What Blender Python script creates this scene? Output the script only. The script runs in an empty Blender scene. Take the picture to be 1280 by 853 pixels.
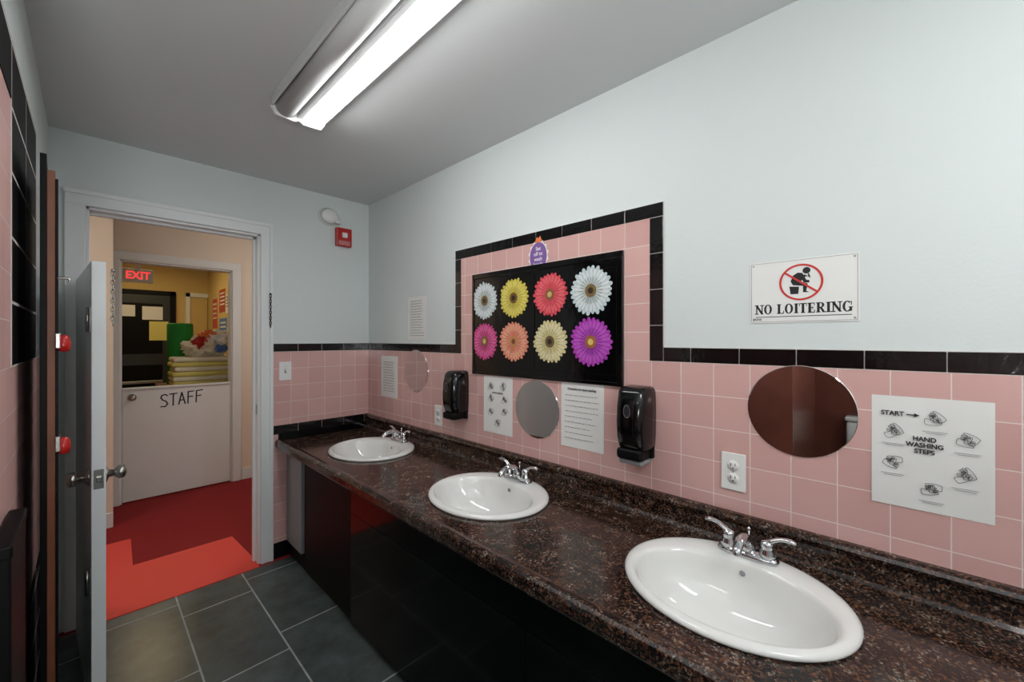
import bpy, bmesh, math, random
from mathutils import Matrix, Vector
random.seed(4)
sc = bpy.context.scene
try:
    sc.view_settings.view_transform = 'Standard'
    sc.view_settings.look = 'None'
except Exception as e:
    print(e)

# ------------------------------------------------------------------ materials
def lin(c):
    out = []
    for v in c[:3]:
        v = v/255.0
        out.append(v/12.92 if v <= 0.04045 else ((v+0.055)/1.055)**2.4)
    return (*out, 1.0)

def P(name, col, rough=0.5, metal=0.0, var=0.05, scale=8.0, bump=0.0, bscale=60.0, emis=0.0, coat=0.0, spec=0.5):
    m = bpy.data.materials.new(name); m.use_nodes = True
    nt = m.node_tree; b = nt.nodes['Principled BSDF']
    tc = nt.nodes.new('ShaderNodeNewGeometry')
    n = nt.nodes.new('ShaderNodeTexNoise'); n.inputs['Scale'].default_value = scale; n.inputs['Detail'].default_value = 4
    nt.links.new(tc.outputs['Position'], n.inputs['Vector'])
    mx = nt.nodes.new('ShaderNodeMix'); mx.data_type = 'RGBA'
    c = lin(col)
    mx.inputs[6].default_value = tuple(max(0, v*(1-var)) for v in c[:3])+(1,)
    mx.inputs[7].default_value = tuple(min(1, v*(1+var)) for v in c[:3])+(1,)
    nt.links.new(n.outputs['Fac'], mx.inputs[0])
    nt.links.new(mx.outputs[2], b.inputs['Base Color'])
    b.inputs['Roughness'].default_value = rough
    b.inputs['Metallic'].default_value = metal
    b.inputs['Coat Weight'].default_value = coat
    b.inputs['Specular IOR Level'].default_value = spec
    if emis > 0:
        b.inputs['Emission Color'].default_value = c
        b.inputs['Emission Strength'].default_value = emis
    if bump > 0:
        n2 = nt.nodes.new('ShaderNodeTexNoise'); n2.inputs['Scale'].default_value = bscale; n2.inputs['Detail'].default_value = 3
        nt.links.new(tc.outputs['Position'], n2.inputs['Vector'])
        bp = nt.nodes.new('ShaderNodeBump'); bp.inputs['Strength'].default_value = bump; bp.inputs['Distance'].default_value = 0.01
        nt.links.new(n2.outputs['Fac'], bp.inputs['Height']); nt.links.new(bp.outputs[0], b.inputs['Normal'])
    return m

def tile_mat(name, c1, c2, grout, bw, bh, ax, ou, ov, rough=0.2, mortar=0.0014, offset=0.0, noise=0.0, nscale=4, bumpd=0.002, spec=0.5):
    m = bpy.data.materials.new(name); m.use_nodes = True
    nt = m.node_tree; b = nt.nodes['Principled BSDF']; L = nt.links.new
    b.inputs['Specular IOR Level'].default_value = spec
    g = nt.nodes.new('ShaderNodeNewGeometry'); s = nt.nodes.new('ShaderNodeSeparateXYZ'); L(g.outputs['Position'], s.inputs[0])
    def off(sock, o):
        a = nt.nodes.new('ShaderNodeMath'); a.operation = 'SUBTRACT'; L(sock, a.inputs[0]); a.inputs[1].default_value = o; return a.outputs[0]
    cb = nt.nodes.new('ShaderNodeCombineXYZ')
    L(off(s.outputs[ax[0]], ou), cb.inputs[0]); L(off(s.outputs[ax[1]], ov), cb.inputs[1])
    br = nt.nodes.new('ShaderNodeTexBrick'); L(cb.outputs[0], br.inputs['Vector'])
    br.offset = offset; br.offset_frequency = 2; br.squash = 1
    br.inputs['Scale'].default_value = 1
    br.inputs['Brick Width'].default_value = bw; br.inputs['Row Height'].default_value = bh
    br.inputs['Mortar Size'].default_value = mortar; br.inputs['Mortar Smooth'].default_value = 0.2
    br.inputs['Color1'].default_value = lin(c1); br.inputs['Color2'].default_value = lin(c2); br.inputs['Mortar'].default_value = lin(grout)
    br.inputs['Bias'].default_value = 0
    col = br.outputs['Color']
    if noise > 0:
        n = nt.nodes.new('ShaderNodeTexNoise'); n.inputs['Scale'].default_value = nscale; n.inputs['Detail'].default_value = 8
        n.inputs['Roughness'].default_value = 0.65
        L(g.outputs['Position'], n.inputs['Vector'])
        mr = nt.nodes.new('ShaderNodeMapRange'); L(n.outputs['Fac'], mr.inputs[0])
        mr.inputs[1].default_value = 0.3; mr.inputs[2].default_value = 0.7
        mr.inputs[3].default_value = 1-noise; mr.inputs[4].default_value = 1+noise
        mm = nt.nodes.new('ShaderNodeVectorMath'); mm.operation = 'SCALE'; L(col, mm.inputs[0]); L(mr.outputs[0], mm.inputs['Scale'])
        col = mm.outputs[0]
    L(col, b.inputs['Base Color'])
    rr = nt.nodes.new('ShaderNodeMapRange'); L(br.outputs['Fac'], rr.inputs[0]); rr.inputs[3].default_value = rough; rr.inputs[4].default_value = 0.8
    L(rr.outputs[0], b.inputs['Roughness'])
    inv = nt.nodes.new('ShaderNodeMath'); inv.operation = 'SUBTRACT'; inv.inputs[0].default_value = 1; L(br.outputs['Fac'], inv.inputs[1])
    bp = nt.nodes.new('ShaderNodeBump'); bp.inputs['Strength'].default_value = 0.5; bp.inputs['Distance'].default_value = bumpd
    L(inv.outputs[0], bp.inputs['Height']); L(bp.outputs[0], b.inputs['Normal'])
    return m

M = {}
M['wall'] = P('wall_paint', (211, 218, 217), 0.6, var=0.02, scale=2, bump=0.05, bscale=120)
M['ceil'] = P('ceiling_paint', (206, 209, 209), 0.8, var=0.02, scale=2)
M['trimw'] = P('white_trim_paint', (224, 227, 228), 0.4, var=0.02)
M['hall'] = P('hall_cream_paint', (228, 214, 198), 0.7, var=0.02, scale=2)
M['ochre'] = P('ochre_wall_paint', (206, 178, 112), 0.7, var=0.04, scale=2)
PK1, PK2, GR = (213, 171, 165), (204, 161, 156), (226, 212, 206)
M['pinkR'] = tile_mat('pink_tile_right', PK1, PK2, GR, 0.108, 0.108, (1, 2), 0.029-10.8, 1.318-10.8, 0.13)
M['pinkF'] = tile_mat('pink_tile_far', PK1, PK2, GR, 0.108, 0.108, (0, 2), 0.804-10.8, 1.318-10.8, 0.13)
M['pinkL'] = tile_mat('pink_tile_left', PK1, PK2, GR, 0.35, 0.108, (1, 2), 2.12-10.5, 1.334-10.8, 0.45, spec=0.2)
M['blackL'] = tile_mat('black_tile_left', (16, 15, 18), (24, 22, 24), (215, 210, 205), 0.31, 0.152, (1, 2), 2.12-9.3, 1.334-15.2, 0.5, mortar=0.004, spec=0.08)
M['floor'] = tile_mat('slate_floor_tile', (68, 77, 77), (77, 86, 85), (156, 162, 161), 0.61, 0.305, (1, 0), 2.755-6.1, 0.325-6.1, 0.25, mortar=0.004, offset=0.23, noise=0.38, nscale=7)
M['grout'] = P('white_grout', (196, 188, 182), 0.8)
M['btile'] = P('black_glazed_tile', (14, 12, 13), 0.12, var=0.3, bump=0.12, bscale=25)
M['black'] = P('black_gloss_laminate', (3, 3, 4), 0.10, var=0.2, bump=0.02, bscale=20, spec=0.22)
M['bplast'] = P('black_gloss_plastic', (7, 7, 8), 0.12, var=0.2)
M['blackm'] = P('black_matte', (10, 10, 11), 0.5, spec=0.15)
M['greyp'] = P('grey_panel', (140, 143, 146), 0.3)
M['porc'] = P('porcelain', (226, 226, 223), 0.06, var=0.01, coat=0.3)
M['chrome'] = P('chrome', (205, 207, 210), 0.08, metal=1, var=0.01)
M['steel'] = P('brushed_steel', (170, 168, 162), 0.28, metal=1)
M['mirror'] = P('mirror_glass', (226, 228, 228), 0.01, metal=1, var=0.0)
M['paper'] = P('paper', (228, 228, 225), 0.35, var=0.02, bump=0.12, bscale=18)
M['ink'] = P('black_ink', (24, 24, 26), 0.5)
M['grey_ink'] = P('grey_ink', (120, 120, 122), 0.6)
M['white'] = P('white_plastic', (230, 230, 228), 0.3, var=0.01)
M['red'] = P('red_plastic', (176, 30, 28), 0.25)
M['signred'] = P('sign_red', (196, 50, 45), 0.4)
M['carpet'] = P('red_carpet', (134, 10, 16), 0.9, var=0.15, scale=60, bump=0.2, bscale=300)
M['mat'] = P('lit_red_floor', (224, 64, 54), 0.5, var=0.05, scale=5, bump=0.05)  # lighter red stands for light falling on the hall carpet
M['wood'] = P('orange_wood_edge', (112, 64, 38), 0.5, var=0.35, scale=14)
M['brown'] = P('brown_partition', (116, 66, 54), 0.25, var=0.3, scale=5)
M['ddoor'] = P('dark_green_door', (42, 46, 44), 0.35, var=0.1)
M['green'] = P('green_foam', (34, 140, 56), 0.8, bump=0.1)
M['yellow'] = P('yellow_blanket', (214, 200, 112), 0.9, bump=0.3, bscale=40)
M['cream'] = P('cream_cloth', (216, 208, 184), 0.9, bump=0.3, bscale=40)
M['note'] = P('yellow_note', (222, 214, 120), 0.6)
M['purple'] = P('purple_badge', (120, 84, 150), 0.5)
M['orange'] = P('orange_badge', (222, 120, 60), 0.5)
M['blue'] = P('blue_poster', (80, 120, 190), 0.6)
M['poster'] = P('glossy_black_poster', (7, 7, 8), 0.12, var=0.3, bump=0.25, bscale=7)
M['amber'] = P('smoke_window', (40, 40, 44), 0.08)
M['lit'] = P('lit_fluorescent_lens', (253, 253, 253), 0.4, var=0, emis=26)
M['lit2'] = P('fill_lens_soft', (250, 250, 250), 0.4, var=0, emis=9)
M['lit3'] = P('fill_lens_hall', (255, 246, 234), 0.4, var=0, emis=26)
M['lit4'] = P('fill_lens_warm', (255, 230, 180), 0.4, var=0, emis=5)
M['unlit'] = P('unlit_lens', (214, 216, 216), 0.6, spec=0.3)
M['exit'] = P('exit_red_glow', (230, 60, 60), 0.4, emis=1.2)

def granite():
    m = bpy.data.materials.new('brown_granite_laminate'); m.use_nodes = True
    nt = m.node_tree; b = nt.nodes['Principled BSDF']; L = nt.links.new
    g = nt.nodes.new('ShaderNodeNewGeometry')
    n0 = nt.nodes.new('ShaderNodeTexNoise'); n0.inputs['Scale'].default_value = 60; n0.inputs['Detail'].default_value = 3
    L(g.outputs['Position'], n0.inputs['Vector'])
    vm = nt.nodes.new('ShaderNodeVectorMath'); vm.operation = 'MULTIPLY_ADD'; L(n0.outputs['Color'], vm.inputs[0]); vm.inputs[1].default_value = (0.014,)*3; L(g.outputs['Position'], vm.inputs[2])
    v = nt.nodes.new('ShaderNodeTexVoronoi'); v.inputs['Scale'].default_value = 215; L(vm.outputs[0], v.inputs['Vector'])
    sp = nt.nodes.new('ShaderNodeSeparateColor'); L(v.outputs['Color'], sp.inputs[0])
    r = nt.nodes.new('ShaderNodeValToRGB'); r.color_ramp.interpolation = 'CONSTANT'
    els = [(0, (18, 16, 16)), (0.34, (54, 36, 28)), (0.48, (32, 28, 27)), (0.58, (84, 54, 38)), (0.74, (58, 44, 37)), (0.84, (98, 70, 52)), (0.93, (74, 71, 70)), (0.985, (122, 110, 98))]
    r.color_ramp.elements[0].position = 0; r.color_ramp.elements[0].color = lin(els[0][1])
    r.color_ramp.elements[1].position = els[1][0]; r.color_ramp.elements[1].color = lin(els[1][1])
    for p, c in els[2:]:
        e = r.color_ramp.elements.new(p); e.color = lin(c)
    n1 = nt.nodes.new('ShaderNodeTexNoise'); n1.inputs['Scale'].default_value = 26; n1.inputs['Detail'].default_value = 4
    L(g.outputs['Position'], n1.inputs['Vector'])
    ad = nt.nodes.new('ShaderNodeMath'); ad.operation = 'MULTIPLY_ADD'; L(n1.outputs['Fac'], ad.inputs[0]); ad.inputs[1].default_value = 1.3
    sb = nt.nodes.new('ShaderNodeMath'); sb.operation = 'SUBTRACT'; L(sp.outputs[0], sb.inputs[0]); sb.inputs[1].default_value = 0.67
    L(sb.outputs[0], ad.inputs[2])
    L(ad.outputs[0], r.inputs[0]); L(r.outputs[0], b.inputs['Base Color'])
    b.inputs['Roughness'].default_value = 0.13
    return m
M['granite'] = granite()

# ------------------------------------------------------------------ helpers
COL = sc.collection
def link(ob, mat=None, parent=None, smooth=False):
    COL.objects.link(ob)
    if mat: ob.data.materials.append(M[mat] if isinstance(mat, str) else mat)
    if parent is not None: ob.parent = parent
    if smooth:
        for p in ob.data.polygons: p.use_smooth = True
    return ob

def group(name, mtx=None):
    e = bpy.data.objects.new(name, None); e.empty_display_size = 0.05
    COL.objects.link(e)
    if mtx is not None: e.matrix_world = mtx
    return e

def mesh(name, verts, faces, mat, parent=None, smooth=False):
    me = bpy.data.meshes.new(name); me.from_pydata([tuple(v) for v in verts], [], faces); me.update()
    bm = bmesh.new(); bm.from_mesh(me); bmesh.ops.recalc_face_normals(bm, faces=bm.faces); bm.to_mesh(me); bm.free()
    return link(bpy.data.objects.new(name, me), mat, parent, smooth)

def box(name, x0, x1, y0, y1, z0, z1, mat, parent=None, bevel=0, seg=2, smooth=False):
    me = bpy.data.meshes.new(name); bm = bmesh.new()
    bmesh.ops.create_cube(bm, size=1)
    for v in bm.verts:
        v.co = Vector(((x0+x1)/2+v.co.x*(x1-x0), (y0+y1)/2+v.co.y*(y1-y0), (z0+z1)/2+v.co.z*(z1-z0)))
    if bevel > 0:
        bmesh.ops.bevel(bm, geom=list(bm.edges), offset=bevel, segments=seg, profile=0.5, affect='EDGES')
    bm.to_mesh(me); bm.free()
    return link(bpy.data.objects.new(name, me), mat, parent, smooth)

def boxes(name, lst, mat, parent=None, bevel=0):
    me = bpy.data.meshes.new(name); bm = bmesh.new()
    for (x0, x1, y0, y1, z0, z1) in lst:
        r = bmesh.ops.create_cube(bm, size=1)
        for v in r['verts']:
            v.co = Vector(((x0+x1)/2+v.co.x*(x1-x0), (y0+y1)/2+v.co.y*(y1-y0), (z0+z1)/2+v.co.z*(z1-z0)))
    if bevel > 0:
        bmesh.ops.bevel(bm, geom=list(bm.edges), offset=bevel, segments=1, affect='EDGES')
    bm.to_mesh(me); bm.free()
    return link(bpy.data.objects.new(name, me), mat, parent)

def tube(name, pts, radii, mat, parent=None, seg=14, flat=1.0):
    pts = [Vector(p) for p in pts]
    if not isinstance(radii, (list, tuple)): radii = [radii]*len(pts)
    P2, R2 = [], []
    n = len(pts)
    for i in range(n-1):
        p0 = pts[max(i-1, 0)]; p1 = pts[i]; p2 = pts[i+1]; p3 = pts[min(i+2, n-1)]
        st = 6 if n > 2 else 1
        for k in range(st):
            t = k/st
            P2.append(0.5*((2*p1)+(-p0+p2)*t+(2*p0-5*p1+4*p2-p3)*t*t+(-p0+3*p1-3*p2+p3)*t**3))
            R2.append(radii[i]*(1-t)+radii[i+1]*t)
    P2.append(pts[-1]); R2.append(radii[-1])
    verts, faces = [], []
    prev = None
    for i, p in enumerate(P2):
        a = P2[max(i-1, 0)]; b = P2[min(i+1, len(P2)-1)]
        d = (b-a).normalized()
        if prev is None:
            up = Vector((0, 0, 1)) if abs(d.z) < 0.9 else Vector((1, 0, 0))
            s = d.cross(up).normalized()
        else:
            s = (prev-d*prev.dot(d)).normalized()
        prev = s; u = s.cross(d)
        for k in range(seg):
            an = 2*math.pi*k/seg
            verts.append(p+s*math.cos(an)*R2[i]+u*math.sin(an)*R2[i]*flat)
    m = len(P2)
    for i in range(m-1):
        for k in range(seg):
            faces.append((i*seg+k, i*seg+(k+1) % seg, (i+1)*seg+(k+1) % seg, (i+1)*seg+k))
    faces.append(tuple(range(seg))); faces.append(tuple(range((m-1)*seg, m*seg)))
    return mesh(name, verts, faces, mat, parent, True)

def loft(name, rings, mat, parent=None, cap0=False, cap1=False, smooth=True):
    verts, faces = [], []; n = len(rings[0])
    for r in rings: verts += list(r)
    for i in range(len(rings)-1):
        for k in range(n):
            faces.append((i*n+k, i*n+(k+1) % n, (i+1)*n+(k+1) % n, (i+1)*n+k))
    if cap0: faces.append(tuple(range(n)))
    if cap1: faces.append(tuple(range((len(rings)-1)*n, len(rings)*n)))
    return mesh(name, verts, faces, mat, parent, smooth)

def lathe(name, prof, mat, parent=None, c=(0, 0, 0), seg=32, sx=1, sy=1, axis='z'):
    rings = []
    for r, h in prof:
        ring = []
        for k in range(seg):
            a = 2*math.pi*k/seg
            x, y = r*math.cos(a)*sx, r*math.sin(a)*sy
            p = {'z': (x, y, h), 'x': (h, x, y), 'y': (x, h, y)}[axis]
            ring.append((p[0]+c[0], p[1]+c[1], p[2]+c[2]))
        rings.append(ring)
    return loft(name, rings, mat, parent, True, True)

def poly(name, pts, z, mat, parent, th=0.0004):
    n = len(pts)
    verts = [(x, y, z) for x, y in pts]+[(x, y, z+th) for x, y in pts]
    faces = [tuple(range(n)), tuple(range(n, 2*n))]+[(i, (i+1) % n, n+(i+1) % n, n+i) for i in range(n)]
    return mesh(name, verts, faces, mat, parent)

def ring_flat(name, r0, r1, z, mat, parent, c=(0, 0), seg=48, th=0.0004, sy=1.0, a0=0, a1=2*math.pi):
    pts_o = [(c[0]+r1*math.cos(a0+(a1-a0)*k/seg), c[1]+sy*r1*math.sin(a0+(a1-a0)*k/seg), z+th) for k in range(seg+1)]
    pts_i = [(c[0]+r0*math.cos(a0+(a1-a0)*k/seg), c[1]+sy*r0*math.sin(a0+(a1-a0)*k/seg), z+th) for k in range(seg+1)]
    v = pts_o+pts_i; n = seg+1
    return mesh(name, v, [(i, i+1, n+i+1, n+i) for i in range(seg)], mat, parent)

def text(name, s, size, x, y, z, mat, parent, bold=0.0, align='CENTER', rot=0, sx=1.0, space=1.0):
    cu = bpy.data.curves.new(name, 'FONT'); cu.body = s; cu.size = size; cu.align_x = align; cu.align_y = 'CENTER'
    cu.extrude = 0.0002; cu.offset = bold; cu.space_line = space
    t = bpy.data.objects.new(name+'_tmp', cu); COL.objects.link(t)
    dg = bpy.context.evaluated_depsgraph_get(); dg.update()
    me = bpy.data.meshes.new_from_object(t.evaluated_get(dg))
    bpy.data.objects.remove(t)
    me.transform(Matrix.Translation((x, y, z)) @ Matrix.Rotation(rot, 4, 'Z') @ Matrix.Diagonal((sx, 1, 1, 1)))
    ob = bpy.data.objects.new(name, me)
    me.materials.clear()
    return link(ob, mat, parent)

def serif_text(s, h, x0, y, z, mat, parent, total_w):
    G = {'N': (.86, [(.16, 0, .16, 1, .11), (.70, 0, .70, 1, .11), (.74, 0, .12, 1, .24)], [(.16, 0), (.16, 1), (.70, 1)]),
         'O': (.86, None, []),
         'L': (.72, [(.22, 0, .22, 1, .23)], [(.22, 0), (.22, 1)]),
         'I': (.46, [(.23, 0, .23, 1, .23)], [(.23, 0), (.23, 1)]),
         'T': (.74, [(.37, 0, .37, 1, .23)], [(.37, 0)]),
         'E': (.74, [(.22, 0, .22, 1, .23)], [(.22, 0), (.22, 1)]),
         'R': (.84, [(.22, 0, .22, 1, .23), (.70, .0, .42, .5, .22)], [(.22, 0), (.22, 1), (.74, 0)]),
         'G': (.86, None, []), ' ': (.4, [], [])}
    adv = sum(G[c][0] for c in s); k = total_w/(adv*h)
    cx = x0; V = []; F = []
    def quad(p):
        o = len(V)
        for a, b in p: V.append((cx+a*h*k, y+b*h, z))
        F.append(tuple(range(o, o+len(p))))
    def bar(a, b, c, d): quad([(a, c), (b, c), (b, d), (a, d)])
    def oval(t0, t1, n=28):
        for i in range(n):
            a, b = t0+(t1-t0)*i/n, t0+(t1-t0)*(i+1)/n
            o_ = lambda t: (.42+.38*math.cos(t), .5+.52*math.sin(t)); i_ = lambda t: (.42+.17*math.cos(t), .5+.43*math.sin(t))
            quad([o_(a), o_(b), i_(b), i_(a)])
    for c in s:
        w, st, sf = G[c]
        if c == 'O': oval(0, 2*math.pi)
        if c == 'G':
            oval(.75, 2*math.pi-.75); bar(.58, .79, 0.04, .44); bar(.52, .86, .38, .46); bar(.70, .77, .62, 1.0)
        for (a, b, c2, d, wd) in (st or []):
            quad([(a-wd/2, b), (a+wd/2, b), (c2+wd/2, d), (c2-wd/2, d)])
        for (a, b) in sf:
            bar(a-.19, a+.19, b-(0 if b == 0 else .09), b+(.09 if b == 0 else 0))
        if c == 'L': bar(.22, .68, 0, .09); bar(.61, .68, 0, .32)
        if c == 'T': bar(.03, .71, .91, 1); bar(.03, .10, .70, 1); bar(.64, .71, .70, 1)
        if c == 'E': bar(.22, .68, 0, .09); bar(.61, .68, 0, .30); bar(.22, .66, .91, 1); bar(.59, .66, .72, 1); bar(.22, .52, .46, .55); bar(.46, .52, .38, .63)
        if c == 'R':
            for i in range(14):
                a, b = -math.pi/2+math.pi*i/14, -math.pi/2+math.pi*(i+1)/14
                o_ = lambda t: (.42+.30*math.cos(t), .74+.26*math.sin(t)); i_ = lambda t: (.42+.10*math.cos(t), .74+.18*math.sin(t))
                quad([o_(a), o_(b), i_(b), i_(a)])
            bar(.3, .43, .92, 1); bar(.3, .43, .48, .56)
        cx += w*h*k
    me = bpy.data.meshes.new('lettering'); me.from_pydata(V, [], F); me.update()
    return link(bpy.data.objects.new('lettering', me), mat, parent)

def WR(y, z, x=1.445): return Matrix(((0, 0, -1, x), (-1, 0, 0, y), (0, 1, 0, z), (0, 0, 0, 1)))
def WF(x, z, y=2.893): return Matrix(((1, 0, 0, x), (0, 0, -1, y), (0, 1, 0, z), (0, 0, 0, 1)))

CE = 2.40; XR = 1.452; YF = 2.893; XL = -0.135; YB = -1.6; XA = -2.5
# ------------------------------------------------------------------ room shell
box('floor', XA-0.1, XR+0.12, YB-0.1, 2.85, -0.1, 0, 'floor')
box('floor_hall', -1.6, 2.6, 2.85, 7.6, -0.1, 0.0, 'carpet')
box('ceiling', XA-0.1, 2.6, YB-0.1, 7.6, CE, CE+0.1, 'ceil')
box('wall_right', XR, XR+0.12, YB-0.1, YF+0.12, 0, CE, 'wall')
DX0, DX1, DH = -0.012, 0.737, 2.05
wf = group('wall_far')
box('wall_far_left', XL-0.12, DX0, YF, YF+0.12, 0, CE, 'wall', wf)
box('wall_far_right', DX1, XR, YF, YF+0.12, 0, CE, 'wall', wf)
box('wall_far_head', DX0, DX1, YF, YF+0.12, DH, CE, 'wall', wf)
YL0 = 1.18
box('wall_left', XL-0.12, XL, YL0, YF, 0, CE, 'wall')
box('wall_alcove', XA, XL-0.12, 1.35, 1.47, 0, CE, 'wall')
box('wall_alcove_end', XA-0.1, XA, YB, 1.47, 0, CE, 'wall')
box('wall_back', XA-0.1, XR, YB-0.1, YB, 0, CE, 'wall')
box('trim_alcove_tile', XA, XA+0.008, YB, 1.35, 0, 1.37, 'pinkR')

# right wall tile
tr = group('trim_tile_right')
boxes('pink_tiles', [(1.445, XR, YB, YF, 0, 1.318), (1.445, XR, 0.685, 1.791, 1.318, 1.848)], 'pinkR', tr)
boxes('grout_bed', [(1.4465, XR, YB, 0.633, 1.318, 1.37), (1.4465, XR, 1.843, YF, 1.318, 1.37), (1.4465, XR, 0.633, 0.685, 1.318, 1.9), (1.4465, XR, 1.791, 1.843, 1.318, 1.9), (1.4465, XR, 0.685, 1.791, 1.848, 1.9)], 'grout', tr)
L = []; g = 0.0013; T = 1.4435
def rowY(a, b, z0, z1, start, step=0.152):
    y = start
    while y < b:
        s, e = max(y, a), min(y+step, b)
        if e-s > 0.012: L.append((T, XR, s+g, e-g, z0+g, z1-g))
        y += step
rowY(YB, 0.633, 1.318, 1.37, -0.072-0.152*12)
rowY(1.843, YF, 1.318, 1.37, 1.843)
rowY(0.633, 1.843, 1.848, 1.9, 0.633)
z = 1.318
while z < 1.847:
    z1 = min(z+0.132, 1.848)
    L.append((T, XR, 0.633+g, 0.685-g, z+g, z1-g)); L.append((T, XR, 1.791+g, 1.843-g, z+g, z1-g)); z += 0.1325
boxes('black_border_tiles', L, 'btile', tr, 0.001)
# far wall tile
tf = group('trim_tile_far')
box('pink_tiles', 0.804, 1.445, YF-0.007, YF, 0, 1.318, 'pinkF', tf)
box('grout_bed', 0.804, 1.445, YF-0.0055, YF, 1.318, 1.37, 'grout', tf)
L = []
x = 0.804
while x < 1.44:
    e = min(x+0.152, 1.443)
    L.append((x+g, e-g, YF-0.0085, YF, 1.318+g, 1.37-g)); L.append((x+g, e-g, YF-0.0105, YF, 0.79+g, 0.848-g))
    L.append((x+g, e-g, YF-0.0105, YF, 0.0, 0.10)); x += 0.152
boxes('black_border_tiles', L, 'btile', tf, 0.001)
# left wall tile
tl = group('trim_tile_left')
TA, TB = 1.50, 2.12
boxes('pink_tiles', [(XL, XL+0.007, YL0, 2.4, 0.62, 1.334), (XL, XL+0.007, YL0, TA, 1.334, 1.96)], 'pinkL', tl)
boxes('black_tiles', [(XL, XL+0.009, TA, TB, 1.334, 2.10), (XL, XL+0.009, YL0, TA, 1.96, 2.10), (XL, XL+0.009, YL0, 2.4, 0, 0.62)], 'blackL', tl)

# door casing / jamb bathroom door
dc = group('trim_door_casing')
for n_, b_ in {'casing_left': (-0.085, DX0, YF-0.02, YF, 0, DH+0.07), 'casing_right': (DX1, 0.804, YF-0.02, YF, 0, DH+0.07), 'casing_head': (-0.085, 0.804, YF-0.021, YF, DH, DH+0.072)}.items():
    box(n_, *b_, 'trimw', dc, 0.005)
box('casing_bead_right', 0.785, 0.806, YF-0.026, YF, 0, DH+0.075, 'trimw', dc, 0.004)
box('casing_bead_head', -0.088, 0.806, YF-0.027, YF, DH+0.052, DH+0.075, 'trimw', dc, 0.004)
for n_, b_ in {'jamb_left': (DX0, DX0+0.012, YF, YF+0.13, 0, DH), 'jamb_right': (DX1-0.012, DX1, YF, YF+0.13, 0, DH), 'jamb_head': (DX0, DX1, YF, YF+0.13, DH-0.012, DH), 'stop_right': (DX1-0.025, DX1-0.012, YF+0.05, YF+0.08, 0, DH-0.012), 'stop_head': (DX0+0.012, DX1-0.012, YF+0.05, YF+0.08, DH-0.025, DH-0.012)}.items():
    box(n_, *b_, 'trimw', dc, 0.001)
box('strike_plate', DX1-0.014, DX1-0.0115, YF+0.01, YF+0.04, 0.93, 0.99, 'steel', dc)

# ------------------------------------------------------------------ open bathroom door
dmx = Matrix.Translation((0.004, 2.09, 0)) @ Matrix.Rotation(0.066, 4, 'Z')
door = group('door_1', dmx)
DT = 1.68
box('slab', 0, 0.038, 0, 0.755, 0.012, DT, 'trimw', door, 0.002)
box('latch_plate', 0.006, 0.032, -0.0015, 0.001, 0.86, 0.93, 'steel', door, 0.0005)
box('latch_bolt', 0.012, 0.026, -0.010, 0.001, 0.885, 0.905, 'steel', door, 0.002)
for sgn, xx in ((-1, 0.0), (1, 0.038)):
    lathe('rose', [(0.0, 0), (0.03, 0), (0.03, sgn*0.006), (0.014, sgn*0.012), (0.011, sgn*0.03), (0.0, sgn*0.03)], 'steel', door, (xx, 0.06, 0.895), axis='x')
    lathe('knob', [(0, sgn*0.026), (0.016, sgn*0.028), (0.026, sgn*0.04), (0.024, sgn*0.054), (0.012, sgn*0.06), (0, sgn*0.061)], 'steel', door, (xx, 0.06, 0.895), axis='x')
for hz in (0.52, 1.47):
    lathe('hinge_barrel', [(0, -0.045), (0.006, -0.045), (0.006, 0.045), (0, 0.045)], 'steel', door, (-0.008, 0.03, hz), seg=12)
    box('hinge_leaf', -0.003, 0.0, 0.03, 0.06, hz-0.045, hz+0.045, 'steel', door)

def chain(name, x, y, z0, z1, mat='steel'):
    gname = group(name, Matrix.Translation((x, y, z0)))
    n = int((z0-z1)/0.017)
    for i in range(n):
        rings = []
        for a in range(12):
            A = 2*math.pi*a/12
            c = Vector((0.0055*math.cos(A), 0, 0.0115*math.sin(A)))
            nrm = c.normalized(); ring = []
            for b in range(6):
                B = 2*math.pi*b/6
                p = c+nrm*0.0022*math.cos(B)+Vector((0, 1, 0))*0.0022*math.sin(B)
                if i % 2: p = Vector((p.y, p.x, p.z))
                ring.append((p.x, p.y, p.z-0.0115-i*0.017))
            rings.append(ring)
        rings.append(rings[0])
        loft('link', rings, mat, gname)
    lathe('hook', [(0, -0.004), (0.006, -0.004), (0.006, 0.006), (0, 0.006)], mat, gname, seg=12)
    return gname
chain('door_chain', 0.062, 2.18, 1.66, 1.44)
chain('door_chain', 0.786, 2.858, 1.68, 1.46, 'blackm')

# ------------------------------------------------------------------ left folded partition door with red knobs
pd = group('stall_door', Matrix.Translation((-0.089, 1.6, 0)) @ Matrix.Rotation(0.035, 4, 'Z'))
box('slab_back', 0, 0.012, 0, 0.42, 0.05, 1.88, 'blackm', pd, 0.001)
box('slab_core', 0.012, 0.027, 0.002, 0.42, 0.05, 1.84, 'wood', pd, 0.001)
box('slab_front', 0.027, 0.032, 0.0, 0.42, 0.05, 1.82, 'blackm', pd, 0.001)
for kz in (1.39, 1.12):
    box('bracket', 0.026, 0.036, -0.012, 0.03, kz-0.015, kz+0.025, 'steel', pd, 0.002)
    lathe('red_knob', [(0, -0.024), (0.010, -0.022), (0.013, -0.006), (0.011, 0.012), (0.006, 0.02), (0, 0.021)], 'red', pd, (0.042, 0.0, kz), seg=20)
tube('latch_pin', [(0.03, 0, 1.56), (0.05, -0.003, 1.56), (0.052, -0.003, 1.55)], 0.003, 'steel', pd)
bp_ = group('black_wall_panel', Matrix.Translation((0, 0, 0)))
box('panel', XL+0.0095, -0.1, YL0+.002, 1.43, 0.0, 1.01, 'blackm', bp_, 0.004)
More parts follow.
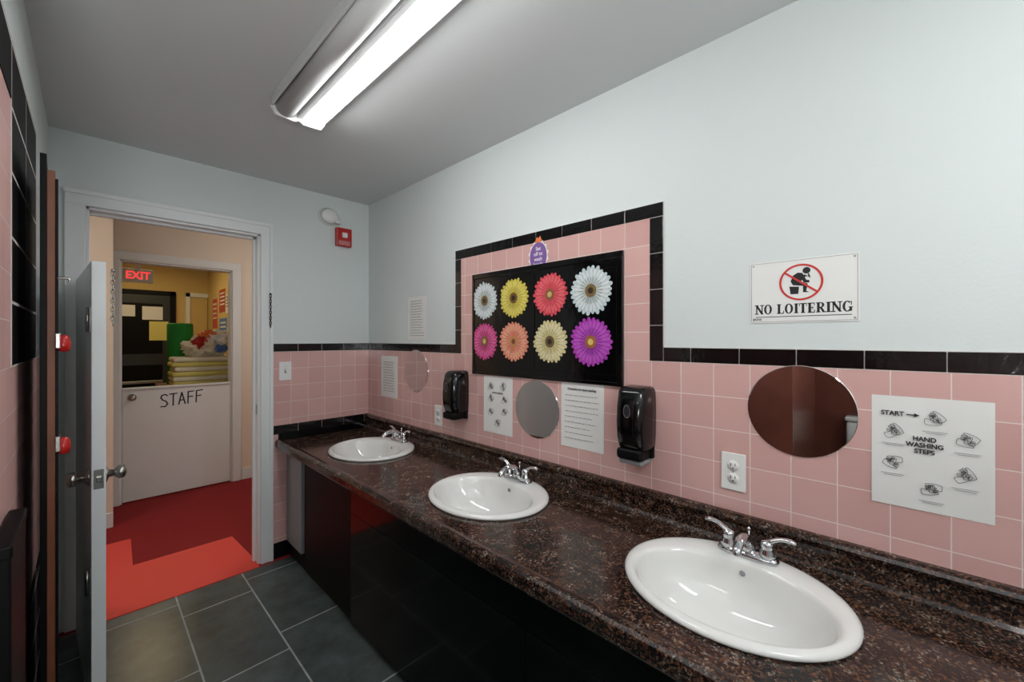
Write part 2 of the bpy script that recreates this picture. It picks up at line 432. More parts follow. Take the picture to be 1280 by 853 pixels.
box('panel_rim', XL+0.0095, -0.098, YL0, 1.432, 0.995, 1.02, 'blackm', bp_, 0.004)

# ------------------------------------------------------------------ counter
DZ = 0.007
ct = group('vanity_counter')
prof = [(0.838, 0.700), (0.822, 0.703), (0.8175, 0.712), (0.8175, 0.736), (0.821, 0.746), (0.830, 0.7515), (0.840, 0.7515), (0.850, 0.7475), (0.862, 0.745), (1.400, 0.745), (1.412, 0.748), (1.420, 0.757), (1.422, 0.770), (1.422, 0.806), (1.416, 0.814), (1.413, 0.823), (1.417, 0.832), (1.427, 0.837), (1.4445, 0.837), (1.4445, 0.700)]
prof = [(a, b+DZ) for a, b in prof]
Y0, Y1 = YB, YF-0.0105
n = len(prof)
vs = [(x, Y0, z) for x, z in prof]+[(x, Y1, z) for x, z in prof]
fs = [tuple(range(n)), tuple(range(n, 2*n))]+[(i, (i+1) % n, n+(i+1) % n, n+i) for i in range(n)]
slab = mesh('slab', vs, fs, 'granite', None)
SINKS = [(1.153, 0.332), (1.15, 1.25), (1.15, 2.25)]
cut_v, cut_f = [], []
for (sx_, sy_) in SINKS:
    o = len(cut_v); N = 48
    for zz in (0.6, 0.77):
        for k in range(N):
            a = 2*math.pi*k/N; cut_v.append((sx_-0.008+0.195*math.cos(a), sy_+0.235*math.sin(a), zz))
    cut_f += [tuple(o+i for i in range(N)), tuple(o+N+i for i in range(N))]+[(o+i, o+(i+1) % N, o+N+(i+1) % N, o+N+i) for i in range(N)]
cutter = mesh('cutter', cut_v, cut_f, 'granite')
md = slab.modifiers.new('b', 'BOOLEAN'); md.operation = 'DIFFERENCE'; md.object = cutter; md.solver = 'EXACT'
dg = bpy.context.evaluated_depsgraph_get(); dg.update()
nm = bpy.data.meshes.new_from_object(slab.evaluated_get(dg))
slab.modifiers.clear(); slab.data = nm; bpy.data.objects.remove(cutter)
slab.parent = ct
box('side_splash', 0.835, 1.42, YF-0.03, YF-0.0105, 0.75, 0.797, 'black', ct, 0.003)

cb = group('vanity_cabinet')
XF = 0.885
box('carcass', XF+0.018, XF+0.035, YB, 2.60, 0.0, 0.70, 'blackm', cb)
box('filler', XF, XF+0.02, 2.62, 2.882, 0.10, 0.70, 'greyp', cb, 0.002)
ys = [2.60, 1.95, 0.8, -0.5, YB]
for i in range(len(ys)-1):
    a, b = ys[i+1]+0.0012, ys[i]-0.0012
    if i == 0:
        box('door_panel', XF+0.012, XF+0.03, a, b, 0.08, 0.70, 'blackm', cb, 0.002)
    else:
        box('drawer_front', XF, XF+0.02, a, b, 0.553, 0.70, 'black', cb, 0.001)
        box('door_panel', XF, XF+0.02, a, b, 0.02, 0.551, 'black', cb, 0.001)
box('base', XF+0.02, XF+0.1, YB, 2.88, 0.0, 0.08, 'blackm', cb)

# ------------------------------------------------------------------ sinks
def sink(cx, cy):
    s = group('oval_sink', Matrix.Translation((cx, cy, 0.745+DZ)))
    N = 72
    def el(dx, b, a, z):
        return [(dx+b*math.cos(2*math.pi*k/N), a*math.sin(2*math.pi*k/N), z) for k in range(N)]
    R = [el(0, .226, .262, 0.0005), el(0, .231, .267, 0.004), el(0, .231, .267, 0.009), el(0, .226, .262, 0.0145), el(0, .216, .252, 0.0175), el(-0.006, .206, .246, 0.0175), el(-0.028, .178, .236, 0.0165), el(-0.030, .172, .230, 0.0125), el(-0.031, .167, .225, 0.003),
         el(-0.031, .160, .217, -0.02), el(-0.03, .148, .200, -0.055), el(-0.028, .128, .170, -0.09), el(-0.025, .095, .12, -0.117), el(-0.022, .055, .065, -0.130), el(-0.02, .024, .024, -0.135)]
    loft('basin', R, 'porc', s)
    lathe('drain_flange', [(0, -0.136), (0.024, -0.134), (0.028, -0.131), (0.024, -0.1295), (0.016, -0.131), (0.014, -0.133), (0, -0.133)], 'chrome', s, (-0.02, 0, 0))
    lathe('drain_stopper', [(0, -0.131), (0.012, -0.131), (0.013, -0.126), (0, -0.124)], 'chrome', s, (-0.02, 0, 0))
    lathe('overflow', [(0, -0.001), (0.007, -0.001), (0.008, 0.001), (0.006, 0.001), (0, 0.0005)], 'greyp', s, (0.125, 0, -0.014), axis='x', seg=18)
    f = group('basin_faucet', Matrix.Translation((cx+0.178, cy, 0.7625+DZ)))
    N2 = 40
    def rr(hx, hy, z):
        pts = []
        for k in range(N2):
            a = 2*math.pi*k/N2
            c, s_ = math.cos(a), math.sin(a)
            e = 0.55
            pts.append((hx*math.copysign(abs(c)**e, c), hy*math.copysign(abs(s_)**0.75, s_), z))
        return pts
    loft('base_plate', [rr(.026, .078, 0), rr(.027, .080, .004), rr(.025, .077, .012), rr(.019, .068, .018), rr(.004, .05, .020)], 'chrome', f, True, True)
    for s_ in (-1, 1):
        lathe('handle_hub', [(0, .01), (0.023, .012), (0.021, .026), (0.017, .036), (0.0165, .042), (0.018, .046), (0.014, .058), (0, .062)], 'chrome', f, (0, s_*0.050, 0), seg=28)
        tube('handle_lever', [(0, s_*0.046, .050), (0.001, s_*0.062, .062), (0.002, s_*0.082, .072), (0.002, s_*0.105, .075), (0.002, s_*0.118, .071)], [0.011, 0.0095, 0.0085, 0.0095, 0.005], 'chrome', f, flat=0.65)
    lathe('spout_hub', [(0, .01), (0.022, .014), (0.02, .03), (0.017, .042), (0.012, .052), (0, .055)], 'chrome', f, (0, 0, 0), seg=28)
    tube('spout', [(0.004, 0, .03), (-0.012, 0, .052), (-0.04, 0, .066), (-0.075, 0, .066), (-0.102, 0, .052), (-0.108, 0, .040)], [0.018, 0.017, 0.0145, 0.013, 0.012, 0.011], 'chrome', f, flat=0.8)
    tube('pull_rod', [(0.016, 0, .02), (0.016, 0, .07)], 0.0025, 'chrome', f)
    lathe('pull_knob', [(0, .068), (0.005, .069), (0.006, .075), (0, .079)], 'chrome', f, (0.016, 0, 0), seg=14)
for c in SINKS: sink(*c)

# ------------------------------------------------------------------ mirrors
def rmirror(y, z, d=0.267):
    m = group('round_mirror', WR(y, z))
    lathe('glass', [(0, 0.0), (d/2, 0.0), (d/2, 0.0035), (d/2-0.0015, 0.0045), (0, 0.0045)], 'mirror', m, seg=72)
    for p in m.children:
        for f in p.data.polygons: f.use_smooth = False
rmirror(0.225, 1.189); rmirror(1.235, 1.073); rmirror(2.243, 1.196)

# ------------------------------------------------------------------ flower board
fb = group('flower_poster_board', WR(1.237, 1.479))
box('board', -0.447, 0.447, -0.266, 0.266, 0, 0.006, 'poster', fb, 0.001)
boxes('frame', [(-0.447, 0.447, 0.240, 0.266, 0.006, 0.012), (-0.447, 0.447, -0.266, -0.250, 0.006, 0.010), (0.425, 0.447, -0.266, 0.266, 0.006, 0.012), (-0.447, -0.432, -0.266, 0.266, 0.006, 0.012)], 'poster', fb, 0.002)
box('sheet_left', -0.428, -0.006, -0.225, 0.225, 0.006, 0.0085, 'poster', fb, 0.0006)
box('sheet_right', 0.006, 0.42, -0.225, 0.205, 0.006, 0.0085, 'poster', fb, 0.0006)
def flower(i, x, y, r, cols):
    fm = [P('petal_%d_%d' % (i, k), c, 0.35, var=0.2, scale=110) for k, c in enumerate(cols)]
    z = 0.009
    for layer, (n_, ro, ri, w, mi) in enumerate([(26, r, r*0.25, 0.215, 0), (26, r*0.88, r*0.22, 0.14, 1), (24, r*0.58, r*0.15, 0.13, 2)]):
        v, f = [], []
        for k in range(n_):
            a = 2*math.pi*(k+0.5*(layer % 2))/n_+random.uniform(-.03, .03); R = ro*random.uniform(0.95, 1.03)
            c, s = math.cos(a), math.sin(a); o = len(v)
            for (t, ww) in [(ri/R, .25), (.55, .75), (.8, 1), (.92, .85), (.98, .5), (1.0, .12)]:
                for sg in (1, -1):
                    px, py = R*t, sg*ww*w*R*0.52*0.9
                    v.append((x+px*c-py*s, y+px*s+py*c, z+layer*0.0005+(0.00015 if k % 2 else 0)))
            for q in range(5): f.append((o+2*q, o+2*q+1, o+2*q+3, o+2*q+2))
        mesh('petals', v, f, fm[mi], fb)
    ring_flat('disc', 0, r*0.27, z+0.0018, fm[3], fb, (x, y), 24)
    ring_flat('disc_eye', 0, r*0.13, z+0.0024, fm[4], fb, (x, y), 20)
cx = [1.237-1.585, 1.237-1.375, 1.237-1.150, 1.237-0.935]
rr_ = [1.60-1.479, 1.388-1.479]
W_ = [(186, 198, 200), (214, 220, 220), (160, 170, 166), (120, 100, 60), (60, 44, 36)]
Yl = [(196, 182, 76), (214, 202, 108), (180, 164, 60), (110, 80, 40), (40, 30, 24)]
Co = [(206, 72, 84), (224, 106, 112), (200, 66, 80), (140, 90, 60), (206, 176, 116)]
Mg = [(192, 62, 126), (216, 104, 154), (176, 56, 110), (130, 90, 60), (200, 180, 110)]
Pe = [(214, 134, 108), (226, 168, 140), (206, 112, 90), (190, 140, 86), (120, 60, 40)]
Cr = [(204, 192, 142), (220, 212, 174), (190, 176, 116), (110, 90, 60), (50, 38, 30)]
Pu = [(164, 60, 168), (188, 90, 192), (140, 50, 150), (160, 100, 60), (210, 190, 110)]
for i, (a, b, c) in enumerate([(0, 0, W_), (1, 0, Yl), (2, 0, Co), (3, 0, W_), (0, 1, Mg), (1, 1, Pe), (2, 1, Cr), (3, 1, Pu)]):
    flower(i, cx[a], rr_[b], 0.098 if a != 3 else 0.102, c)

# badge above board
bd = group('round_paper_badge', WR(1.225, 1.79, 1.4445))
pts = []
for k in range(28):
    a = 2*math.pi*k/28; r = 1 if k % 2 else 0.86
    pts.append((0.062*r*math.cos(a), 0.08*r*math.sin(a)-0.008))
poly('badge_back', pts, 0.0004, 'white', bd, 0.0006)
ring_flat('badge_purple', 0, 0.051, 0.0012, 'purple', bd, (0, -0.008), sy=1.30)
poly('badge_top', [(-0.022, 0.058), (-0.008, 0.084), (0.0, 0.076), (0.012, 0.086), (0.024, 0.058)], 0.0012, 'orange', bd)
text('badge_text', 'Set\noff to\nwash\nhands', 0.024, 0, -0.008, 0.0019, 'white', bd, 0.0003)

# ------------------------------------------------------------------ dispensers
def dispenser(y, z):
    d = group('soap_dispenser', WR(y, z))
    rings = []
    for (yy, hw, dep) in [(0.135, .040, .060), (0.130, .052, .078), (0.115, .058, .092), (0.06, .060, .104), (0.0, .060, .108), (-0.05, .059, .104), (-0.085, .056, .092), (-0.092, .054, .085)]:
        ring = []
        for k in range(32):
            a = math.pi*k/31
            c, s = math.cos(a), math.sin(a)
            ring.append((hw*math.copysign(abs(c)**0.45, c), yy, dep*abs(s)**0.55))
        rings.append(ring)
    loft('cover', rings, 'bplast', d, True, True)
    box('back_plate', -0.056, 0.056, -0.128, 0.125, 0, 0.02, 'blackm', d, 0.004)
    box('push_bar', -0.050, 0.050, -0.128, -0.089, 0.02, 0.098, 'blackm', d, 0.012, 3)
    ring_flat('level_window', 0, 0.012, 0.1076, 'amber', d, (0, 0.05), sy=1.8)
    ring_flat('window_rim', 0.012, 0.013, 0.108, 'greyp', d, (0, 0.05), sy=1.8)
    tube('nozzle', [(0, -0.125, 0.06), (0, -0.142, 0.06)], 0.008, 'unlit', d)
    return d
d1 = dispenser(0.72, 1.09)
box('drip_tray', -0.045, 0.045, -0.146, -0.130, 0.0, 0.085, 'greyp', d1, 0.006, 3)
dispenser(1.785, 1.09)

# ------------------------------------------------------------------ paper sheets
def sheet(name, y, z, w, h, x=1.445, curl=0.004, mat='paper'):
    p = group(name, WR(y, z, x))
    nx, ny = 12, 14; v = []; f = []
    for j in range(ny+1):
        for i in range(nx+1):
            u_, v_ = i/nx, j/ny
            zz = 0.0006+curl*(0.5+0.5*math.sin(u_*5+v_*3))*0.35*(1-v_)+curl*max(0, abs(u_-.5)*2-.7)*(1-v_)
            v.append(((u_-.5)*w, (v_-.5)*h, zz))
    for j in range(ny):
        for i in range(nx):
            a = j*(nx+1)+i; f.append((a, a+1, a+nx+2, a+nx+1))
    mesh('sheet', v, f, mat, p, True)
    return p
ZT = 0.0036
def lines(p, y0, y1, n_, w, hgt=0.0035, mat='grey_ink', align=0):
    L = []
    for i in range(n_):
        yy = y0+(y1-y0)*i/max(1, n_-1); x = -w/2
        end = w/2*random.uniform(0.5, 1)
        while x < end:
            wl = random.uniform(0.006, 0.018); L.append((x, min(x+wl, end), yy-hgt/2, yy+hgt/2, ZT, ZT+0.0003)); x += wl+0.004
    boxes('print_lines', L, mat, p)
def doodle(p, x, y, r, seedn):
    random.seed(seedn)
    for q, (ox, oy, rot) in enumerate([(-.2*r, -.15*r, random.uniform(-.6, .6)), (.25*r, .3*r, 2.6+random.uniform(-.6, .6)), (0, .1*r, random.uniform(1, 2))]):
        pts = []
        base = [(-.8, -.5), (-.2, -.6), (.35, -.55), (.95, -.4), (.98, -.18), (.45, -.15), (1.0, .0), (.98, .2), (.4, .12), (.9, .4), (.82, .55), (.3, .38), (-.1, .75), (-.25, .6), (-.2, .3), (-.8, .3), (-.8, -.5)]
        c_, s_ = math.cos(rot), math.sin(rot)
        k_ = .72 if q < 2 else .45
        for a, b in base: pts.append((x+ox+(a*c_-b*s_)*r*k_, y+oy+(a*s_+b*c_)*r*k_, ZT))
        tube('drawing', pts, 0.0005, 'ink', p, seg=5)
s1 = sheet('handwriting_notice', 2.577, 1.139, 0.225, 0.285); lines(s1, .1, -.1, 12, .15)
s2 = sheet('typed_notice', 2.24, 1.532, 0.21, 0.275, x=1.452); lines(s2, .11, -.11, 14, .16, mat='grey_ink', hgt=.003)
s3 = sheet('washing_steps_poster', 1.495, 1.062, 0.21, 0.29)
for i, (a, b) in enumerate([(-.05, .09), (.04, .095), (-.05, .03), (.05, .03), (-.05, -.04), (.05, -.03), (0, -.09)]): doodle(s3, a, b, .024, 30+i)
text('title', 'HAND WASHING', .010, 0, .062, ZT, 'ink', s3, .0002)
s4 = sheet('directions_notice', 0.985, 1.073, 0.215, 0.28); text('title', 'Directions for hand washing', .0125, 0, .112, ZT, 'ink', s4, .0003)
lines(s4, .085, -.10, 9, .17, mat='ink', hgt=.0018)
s5 = sheet('hand_washing_poster', -0.041, 1.112, 0.213, 0.282)
text('t1', 'START', .0165, -.066, .096, ZT, 'ink', s5, .0004, sx=.9)
text('t2', 'HAND\nWASHING\nSTEPS', .0155, -.008, .022, ZT, 'ink', s5, .0005, sx=.92)
poly('arrow', [(-.040, .0945), (-.026, .0945), (-.026, .091), (-.016, .096), (-.026, .101), (-.026, .0975), (-.040, .0975)], ZT, 'ink', s5)
for i, (a, b) in enumerate([(.010, .088), (.064, .045), (.060, -.040), (.004, -.085), (-.064, .048), (-.066, -.03)]):
    doodle(s5, a, b, .022, 50+i)
    boxes('caption', [(a-.022, a+.022, b-.030, b-.0290, ZT, ZT+.0003), (a-.016, a+.018, b-.034, b-.0330, ZT, ZT+.0003)], 'grey_ink', s5)
random.seed(9)

# no loitering sign
nl = group('no_loitering_sign', WR(0.222, 1.543, 1.4518))
box('plate', -.132, .132, -.094, .094, 0, .002, 'paper', nl)
L = []
for (a, b, c, d_) in [(-.128, .128, .0895, .0905), (-.128, .128, -.0905, -.0895), (-.1285, -.1275, -.09, .09), (.1275, .1285, -.09, .09)]: L.append((a, b, c, d_, .002, .0023))
boxes('border', L, 'grey_ink', nl)
serif_text('NO LOITERING', .029, -.118, -.067, .0024, 'ink', nl, .236)
boxes('underline', [(-.116, .116, -.0765, -.0745, .002, .0024)], 'ink', nl)
text('small_print', 'SIGNS', .009, -.112, -.083, .0021, 'ink', nl, .0002)
C = (0.0, .024)
ring_flat('prohibition_ring', .048, .0535, .003, 'signred', nl, C)
a = math.radians(-38); cc, ss = math.cos(a), math.sin(a)
F = [(-.018, .022), (-.006, .030), (.006, .028), (.012, .016), (.016, .006), (.024, .004), (.024, -.003), (.010, -.003), (.006, .006), (-.002, .0), (.020, -.006), (.016, -.028), (.024, -.032), (.008, -.032), (.008, -.012), (-.018, -.008), (-.024, .004)]
ring_flat('figure_head', 0, .0095, .0026, 'ink', nl, (C[0]+.014, C[1]+.033), 24)
poly('figure_body', [(C[0]+x*.95-.002, C[1]+y*.95) for x, y in F], .0022, 'ink', nl)
poly('figure_arm', [(C[0]+.008, C[1]+.022), (C[0]+.024, C[1]+.010), (C[0]+.02, C[1]+.024), (C[0]+.017, C[1]+.024), (C[0]+.018, C[1]+.016), (C[0]+.006, C[1]+.014)], .0024, 'ink', nl)
poly('stool', [(C[0]-.028, C[1]-.011), (C[0]-.004, C[1]-.013), (C[0]-.006, C[1]-.034), (C[0]-.025, C[1]-.034)], .0022, 'ink', nl)
poly('prohibition_bar', [(C[0]+x*cc-y*ss, C[1]+x*ss+y*cc) for x, y in [(-.05, -.0026), (.05, -.0026), (.05, .0026), (-.05, .0026)]], .0031, 'signred', nl)
for (a, b) in [(-.122, .084), (.122, .084), (-.122, -.084), (.122, -.084)]: lathe('screw', [(0, .002), (.003, .002), (.002, .0035), (0, .0035)], 'steel', nl, (a, b, 0), seg=12)

# outlets / switch
def plate(name, mtx, kind):
    o = group(name, mtx)
    box('cover', -.036, .036, -.06, .06, 0, .006, 'white', o, .0025)
    if kind == 'outlet':
        for yy in (-.02, .02):
            lathe('receptacle', [(0, .006), (.0165, .006), (.0165, .0085), (0, .0085)], 'white', o, (0, yy, 0), seg=24)
            boxes('slots', [(-.0075, -.0055, yy-.001, yy+.008, .0085, .0088), (.0055, .0075, yy-.001, yy+.008, .0085, .0088), (-.002, .002, yy-.010, yy-.006, .0085, .0088)], 'ink', o)
    else:
        box('toggle_frame', -.006, .006, -.013, .013, .006, .0075, 'greyp', o)
        box('toggle', -.004, .004, .0, .010, .0075, .018, 'white', o, .001)
    lathe('screw', [(0, .006), (.003, .006), (.002, .0072), (0, .0072)], 'steel', o, (0, 0 if kind == 'outlet' else .03, 0), seg=12)
plate('power_outlet', WR(0.40, 0.972), 'outlet')
plate('power_outlet', WR(2.0, 0.945), 'outlet')
plate('light_switch', WF(0.878, 1.193, YF-0.007), 'switch')

# fire strobe + detector
fa = group('fire_alarm_strobe', WF(1.253, 2.12))
box('body', -.055, .055, -.065, .065, 0, .035, 'red', fa, .006)
box('lens', -.018, .018, -.005, .03, .035, .05, 'white', fa, .004)
boxes('grille', [(-.04, .04, -.03-i*.008, -.028-i*.008, .035, .0362) for i in range(4)], 'white', fa)
sd = group('smoke_detector', WF(1.155, 2.25))
lathe('base', [(0, 0), (.07, 0), (.07, .014), (.06, .02), (.058, .034), (.045, .046), (.02, .05), (0, .05)], 'white', sd, (0, 0, 0), seg=40, sy=.85)
lathe('vent_ring', [(0.0, .0), (.062, .022), (.0625, .026), (0, .028)], 'greyp', sd, seg=40, sy=.85)
box('strobe_lens', .03, .075, -.045, -.01, .0, .045, 'unlit', sd, .008)

# ------------------------------------------------------------------ fluorescent fixtures
def fixture(name, xc, y0, y1, litmat, both=False):
    f = group(name, Matrix.Translation((xc, 0, CE)))
    box('housing', -.105, .105, y0, y1, -.03, 0, 'white', f, .003)
    box('center_spine', -.012, .012, y0+.01, y1-.01, -.062, -.03, 'unlit', f, .004)
    boxes('side_lips', [(-.108, -.100, y0, y1, -.045, -.0), (.100, .108, y0, y1, -.045, 0)], 'unlit', f, .002)
    for sgn in (-1, 1):
        rings = []
        N = 24
        for yy in (y0+.015, y1-.015):
            ring = []
            for k in range(N+1):
                a = math.pi*k/N
                ring.append((sgn*.056+.040*math.cos(a), yy, -.031-.045*math.sin(a)**.8))
            rings.append(ring)
        on = (sgn > 0) or both
        loft('lens', rings, litmat if on else 'unlit', f, True, True)
    for yy in (y0, y1):
        pts = [(-.108, 0), (-.108, -.045), (-.09, -.074), (-.02, -.078), (0, -.068), (.02, -.078), (.09, -.074), (.108, -.045), (.108, 0)]
        v = [(x, yy-.006, z) for x, z in pts]+[(x, yy+.006, z) for x, z in pts]; n_ = len(pts)
        mesh('end_cap', v, [tuple(range(n_)), tuple(range(n_, 2*n_))]+[(i, (i+1) % n_, n_+(i+1) % n_, n_+i) for i in range(n_)], 'white', f)
    return f
fixture('fill_fixture', 0.622, 0.64, 1.87, 'lit')
fixture('fill_fixture', 0.55, -1.4, -0.4, 'lit', True)  # added behind the camera to brighten the room
fixture('fill_fixture', -1.4, -0.7, 0.5, 'lit2', True)  # added alcove fixture, put in as extra room light

# added fill light behind the camera, aimed up to brighten ceiling and walls
def area(name, loc, rot, size, power, col=(1, 1, 1), sy=None):
    l = bpy.data.lights.new(name, 'AREA'); l.size = size; l.energy = power; l.color = col
    o = bpy.data.objects.new(name, l); o.location = loc; o.rotation_euler = rot; COL.objects.link(o)
    return o
area('ceiling_fill', (-0.35, -0.75, 1.2), (math.radians(180-18), 0, 0), 0.5, 34, (1, 1, 1))

# ------------------------------------------------------------------ alcove: partitions + toilet (seen in mirror)
st = group('stall_partition')
box('panel_side', -1.9, -0.75, 0.62, 0.65, 0.15, 1.75, 'brown', st, .003)
box('pilaster', -0.78, -0.72, 0.60, 1.34, 0.0, 1.85, 'brown', st, .003)
box('foot', -1.88, -1.85, 0.62, 0.65, 0, 0.15, 'steel', st)
box('panel_rear', -2.49, -2.46, 0.20, 1.2, 0.0, 1.85, 'brown', st, .003)
to = group('toilet', Matrix.Translation((-1.96, 0.20, 0)))
box('tank', -.48, -.28, -.22, .22, .34, .60, 'porc', to, .03, 3, True)
box('tank_lid', -.49, -.27, -.23, .23, .60, .64, 'porc', to, .012, 2, True)
lathe('bowl', [(0, 0), (.13, 0), (.12, .1), (.11, .2), (.17, .33), (.19, .39), (.185, .40), (.15, .40), (.12, .3), (0, .22)], 'porc', to, (-.06, 0, 0), sx=1.25)
lathe('seat_lid', [(0, .402), (.19, .402), (.195, .41), (.185, .425), (0, .43)], 'porc', to, (-.06, 0, 0), sx=1.22)
box('pedestal_neck', -.34, -.1, -.1, .1, 0, .38, 'porc', to, .03, 3, True)

# ------------------------------------------------------------------ hall
box('wall_hall_front_right', XR, 2.6, YF, YF+0.12, 0, CE, 'hall')
box('wall_hall_front_left', -1.6, XL-0.12, YF, YF+0.12, 0, CE, 'hall')
YH = 4.76
SX0, SX1 = 0.178, 0.972
wh = group('wall_hall')
box('wall_hall_left', 0.05, SX0, YH, YH+0.12, 0, CE, 'hall', wh)
box('wall_hall_right', SX1, 2.6, YH, YH+0.12, 0, CE, 'hall', wh)
box('wall_hall_head', SX0, SX1, YH, YH+0.12, 2.07, CE, 'hall', wh)
box('wall_hall_jog', -1.6, 0.122, 4.25, 4.37, 0, CE, 'hall')
box('wall_hall_end_left', -1.7, -1.6, YF, 7.6, 0, CE, 'hall')
box('wall_hall_end_right', 2.6, 2.7, YF, 7.6, 0, CE, 'hall')
box('baseboard_hall', 1.05, 2.6, YH-.014, YH, 0, .11, 'trimw', None, .004)
box('baseboard_jog', -1.6, .122, 4.236, 4.25, 0, .11, 'trimw', None, .004)
hc = group('trim_staff_casing')
for b_ in [(SX0-.072, SX0, YH-.02, YH, 0, 2.14), (SX1, SX1+.072, YH-.02, YH, 0, 2.14), (SX0-.072, SX1+.072, YH-.021, YH, 2.07, 2.142)]:
    box('casing', *b_, 'trimw', hc, .005)
for b_ in [(SX0, SX0+.012, YH, YH+.12, 0, 2.07), (SX1-.012, SX1, YH, YH+.12, 0, 2.07), (SX0, SX1, YH, YH+.12, 2.058, 2.07)]:
    box('jamb', *b_, 'trimw', hc, .001)
d2 = group('door_2')
box('lower_leaf', SX0+.014, SX1-.014, YH+.005, YH+.043, .012, .965, 'trimw', d2, .002)
box('shelf_cap', SX0+.014, SX1-.014, YH-.01, YH+.06, .965, .98, 'trimw', d2, .003)
lathe('knob', [(0, 0), (.028, 0), (.028, -.006), (.011, -.012), (.011, -.03), (.026, -.042), (.026, -.055), (.014, -.064), (0, -.065)], 'steel', d2, (SX0+.075, YH+.005, .90), axis='y')
st_ = group('staff_lettering', WF(0.59, 0.855, YH+.005))
def brush(pts, w=.0105):
    for (a, b), (c, d_) in zip(pts[:-1], pts[1:]):
        dx, dy = c-a, d_-b; l = math.hypot(dx, dy); nx_, ny_ = -dy/l*w/2, dx/l*w/2; ex, ey = dx/l*w*.3, dy/l*w*.3
        poly('stroke', [(a+nx_-ex, b+ny_-ey), (c+nx_+ex, d_+ny_+ey), (c-nx_+ex, d_-ny_+ey), (a-nx_-ex, b-ny_-ey)], .0003, 'ink', st_)
for k, strokes in enumerate([
    [[(.045, .045), (.03, .056), (.008, .05), (.0, .03), (.012, .008), (.036, -.006), (.046, -.03), (.03, -.052), (.0, -.05)]],
    [[(-.002, .052), (.05, .056)], [(.024, .054), (.022, -.052)]],
    [[(.0, -.05), (.022, .056), (.046, -.048)], [(.008, -.014), (.038, -.012)]],
    [[(.006, .056), (.004, -.052)], [(.006, .054), (.046, .058)], [(.006, .008), (.038, .01)]],
    [[(.006, .056), (.002, -.052)], [(.006, .054), (.05, .06)], [(.006, .006), (.038, .01)]]]):
    for s_ in strokes: brush([(-.15+k*.062+a, b+(.004*k-.008)) for a, b in s_])
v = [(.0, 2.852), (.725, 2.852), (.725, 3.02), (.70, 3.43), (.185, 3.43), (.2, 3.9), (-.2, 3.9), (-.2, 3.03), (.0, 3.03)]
rm = group('red_floor_light_patch'); poly('mat', v, 0.0003, 'mat', rm, .003)  # patch of light on the carpet, laid as a thin lighter red sheet
for xx, yy in ((1.7, 3.75), (-0.75, 3.6)):
    lh = group('hall_fill_light', Matrix.Translation((xx, yy, CE)))  # added domes out of view, put in to light the hall
    lathe('fill_dome', [(0, -.09), (.08, -.085), (.14, -.06), (.16, -.02), (.16, 0), (0, 0)], 'lit3', lh)

# ------------------------------------------------------------------ back room
box('wall_room_back', -1.6, 2.6, 7.4, 7.5, 0, CE, 'ochre')
box('wall_room_right', 1.21, 1.30, YH+.12, 7.4, 0, CE, 'ochre')
d3 = group('door_3', WF(0.40, 0, 7.4))
box('slab', -.38, .38, 0.0, 2.0, 0, .03, 'ddoor', d3, .002)
boxes('frame', [(-.44, -.38, 0, 2.06, 0, .045), (.38, .44, 0, 2.06, 0, .045), (-.44, .44, 2.0, 2.06, 0, .045)], 'blackm', d3, .003)
boxes('panels', [(-.28, .30, 1.2, 1.88, .03, .034), (-.28, .30, .2, 1.05, .03, .034)], 'blackm', d3, .002)
for (a, b, c, d_, m_) in [(-.2, .02, 1.70, 1.85, 'paper'), (.09, .3, 1.66, 1.84, 'paper'), (.16, .36, 1.38, 1.64, 'note')]:
    box('posted_note', a, b, c, d_, .034, .036, m_, d3)
pts = []
for k in range(10):
    a = math.pi/2+math.pi*k/5; r = .085 if k % 2 == 0 else .035
    pts.append((-.19+r*math.cos(a), 1.07+r*math.sin(a)))
poly('star', pts, .036, 'paper', d3, .002)
box('push_bar', -.3, .3, .80, .84, .036, .07, 'steel', d3, .005)
d4 = group('door_4', WF(1.07, 0, 7.4))
box('slab', -.07, .13, 0, 2.0, 0, .02, 'ochre', d4)
boxes('frame', [(-.12, -.07, 0, 2.06, 0, .04), (-.12, .14, 2.0, 2.06, 0, .04)], 'trimw', d4, .003)
for i, (yy, zz, w, h, m_) in enumerate([(6.45, 1.9, .34, .3, 'red'), (6.15, 1.85, .2, .24, 'paper'), (6.9, 1.75, .3, .4, 'signred'), (6.4, 1.5, .4, .34, 'blue'), (6.1, 1.45, .2, .2, 'note'), (6.85, 1.35, .25, .25, 'orange')]):
    pp = group('wall_poster', WR(yy, zz, 1.21))
    box('sheet', -w/2, w/2, -h/2, h/2, 0, .003, m_, pp)
    boxes('print', [(-w*.38, w*.38, h*.3-k*h*.16, h*.36-k*h*.16, .003, .0035) for k in range(4)], 'paper' if m_ != 'paper' else 'ink', pp)
ex = group('exit_sign', WF(0.335, 2.03, 5.5))
box('case', -.115, .115, -.068, .068, -.03, .0, 'white', ex, .006)
text('letters', 'EXIT', .105, 0, 0, .0005, 'exit', ex, .003, sx=.85)
box('mount', -.02, .02, .068, .37, -.02, -.008, 'white', ex)
su = group('storage_cabinet')
box('body', .50, 1.16, 5.05, 5.70, 0, .90, 'trimw', su, .005)
box('top', .48, 1.18, 5.03, 5.72, .90, .93, 'wood', su, .004)
boxes('door_lines', [(.82, .84, 5.045, 5.052, .05, .88)], 'greyp', su)
fbk = group('folded_blankets')
zz = .931
for i in range(6):
    h = .048
    o = random.uniform(-.012, .012)
    box('blanket', .56+o, 1.08+o, 5.08+abs(o), 5.42, zz, zz+h, 'yellow' if i % 2 == 0 else 'cream', fbk, .02, 4, True); zz += h
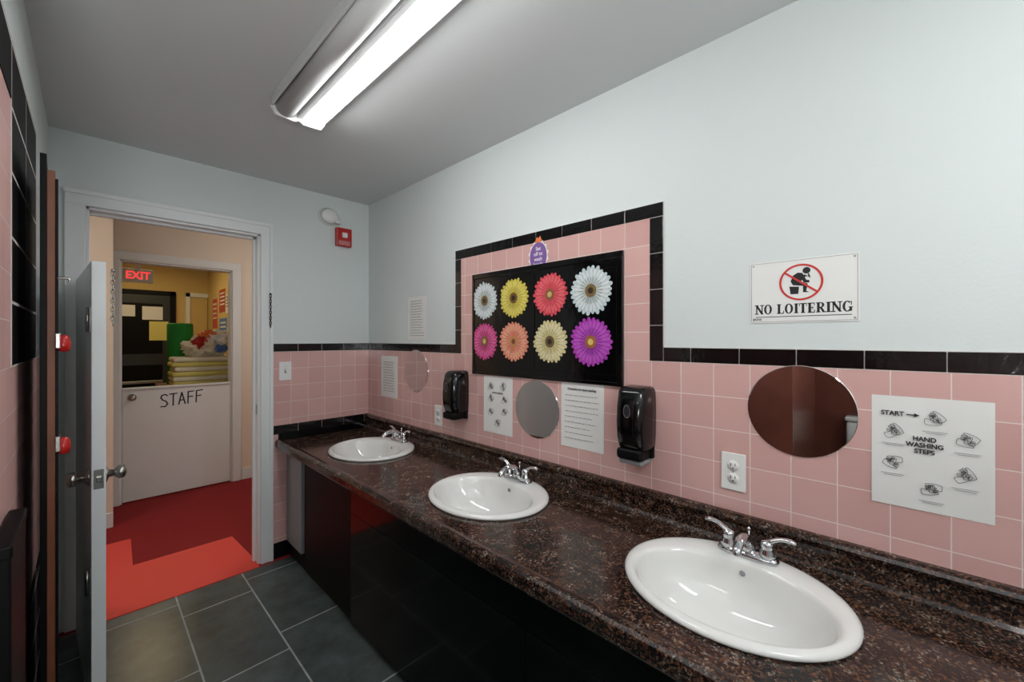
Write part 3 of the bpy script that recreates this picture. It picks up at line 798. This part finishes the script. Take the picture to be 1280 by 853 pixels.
def pile(name, c, r, mat, seed, parent, amp=.5):
    me = bpy.data.meshes.new(name); bm = bmesh.new(); bmesh.ops.create_icosphere(bm, subdivisions=5, radius=1)
    from mathutils import noise
    for v in bm.verts:
        p = v.co.copy(); nn = noise.noise(p*2.2+Vector((seed, 0, 0)))+.5*noise.noise(p*6+Vector((0, seed, 0)))
        k = 1+amp*nn
        v.co = Vector((c[0]+p.x*r[0]*k, c[1]+p.y*r[1]*k, max(1.221, c[2]+p.z*r[2]*k)))
    bm.to_mesh(me); bm.free()
    return link(bpy.data.objects.new(name, me), mat, parent, True)
cp = group('clothes_pile')
pile('cloth_a', (.84, 5.24, 1.31), (.17, .12, .12), 'cream', 1, cp)
pile('cloth_b', (.93, 5.22, 1.40), (.12, .10, .08), 'paper', 5, cp)
pile('cloth_c', (.86, 5.20, 1.44), (.07, .07, .05), 'orange', 8, cp)
pile('cloth_d', (.95, 5.18, 1.30), (.07, .07, .04), 'blue', 12, cp)
pile('cloth_e', (.78, 5.17, 1.36), (.06, .05, .06), 'red', 15, cp)
gr = group('green_mat_roll', Matrix.Translation((.67, 5.56, .931)))
lathe('roll', [(0, 0), (.11, 0), (.11, .62), (.1, .635), (.09, .625), (.08, .635), (.06, .625), (.05, .635), (.02, .625), (0, .625)], 'green', gr, seg=36)
lr = group('room_fill_light', Matrix.Translation((.4, 6.3, CE)))  # added glowing panel, hidden above the door head, lights the back room
box('panel', -.3, .3, -.5, .5, -.03, 0, 'lit4', lr, .005)

# ------------------------------------------------------------------ world & camera
w = bpy.data.worlds.new('world'); sc.world = w; w.use_nodes = True
w.node_tree.nodes['Background'].inputs[0].default_value = (.6, .65, .7, 1); w.node_tree.nodes['Background'].inputs[1].default_value = 0.3
cam = bpy.data.cameras.new('camera'); cam.lens = 14.34; cam.sensor_width = 36; cam.clip_start = 0.01; cam.shift_y = -0.002
co = bpy.data.objects.new('camera', cam); COL.objects.link(co)
co.location = (0, 0, 1.4); co.rotation_euler = (math.radians(90), 0, math.radians(-46))
sc.camera = co
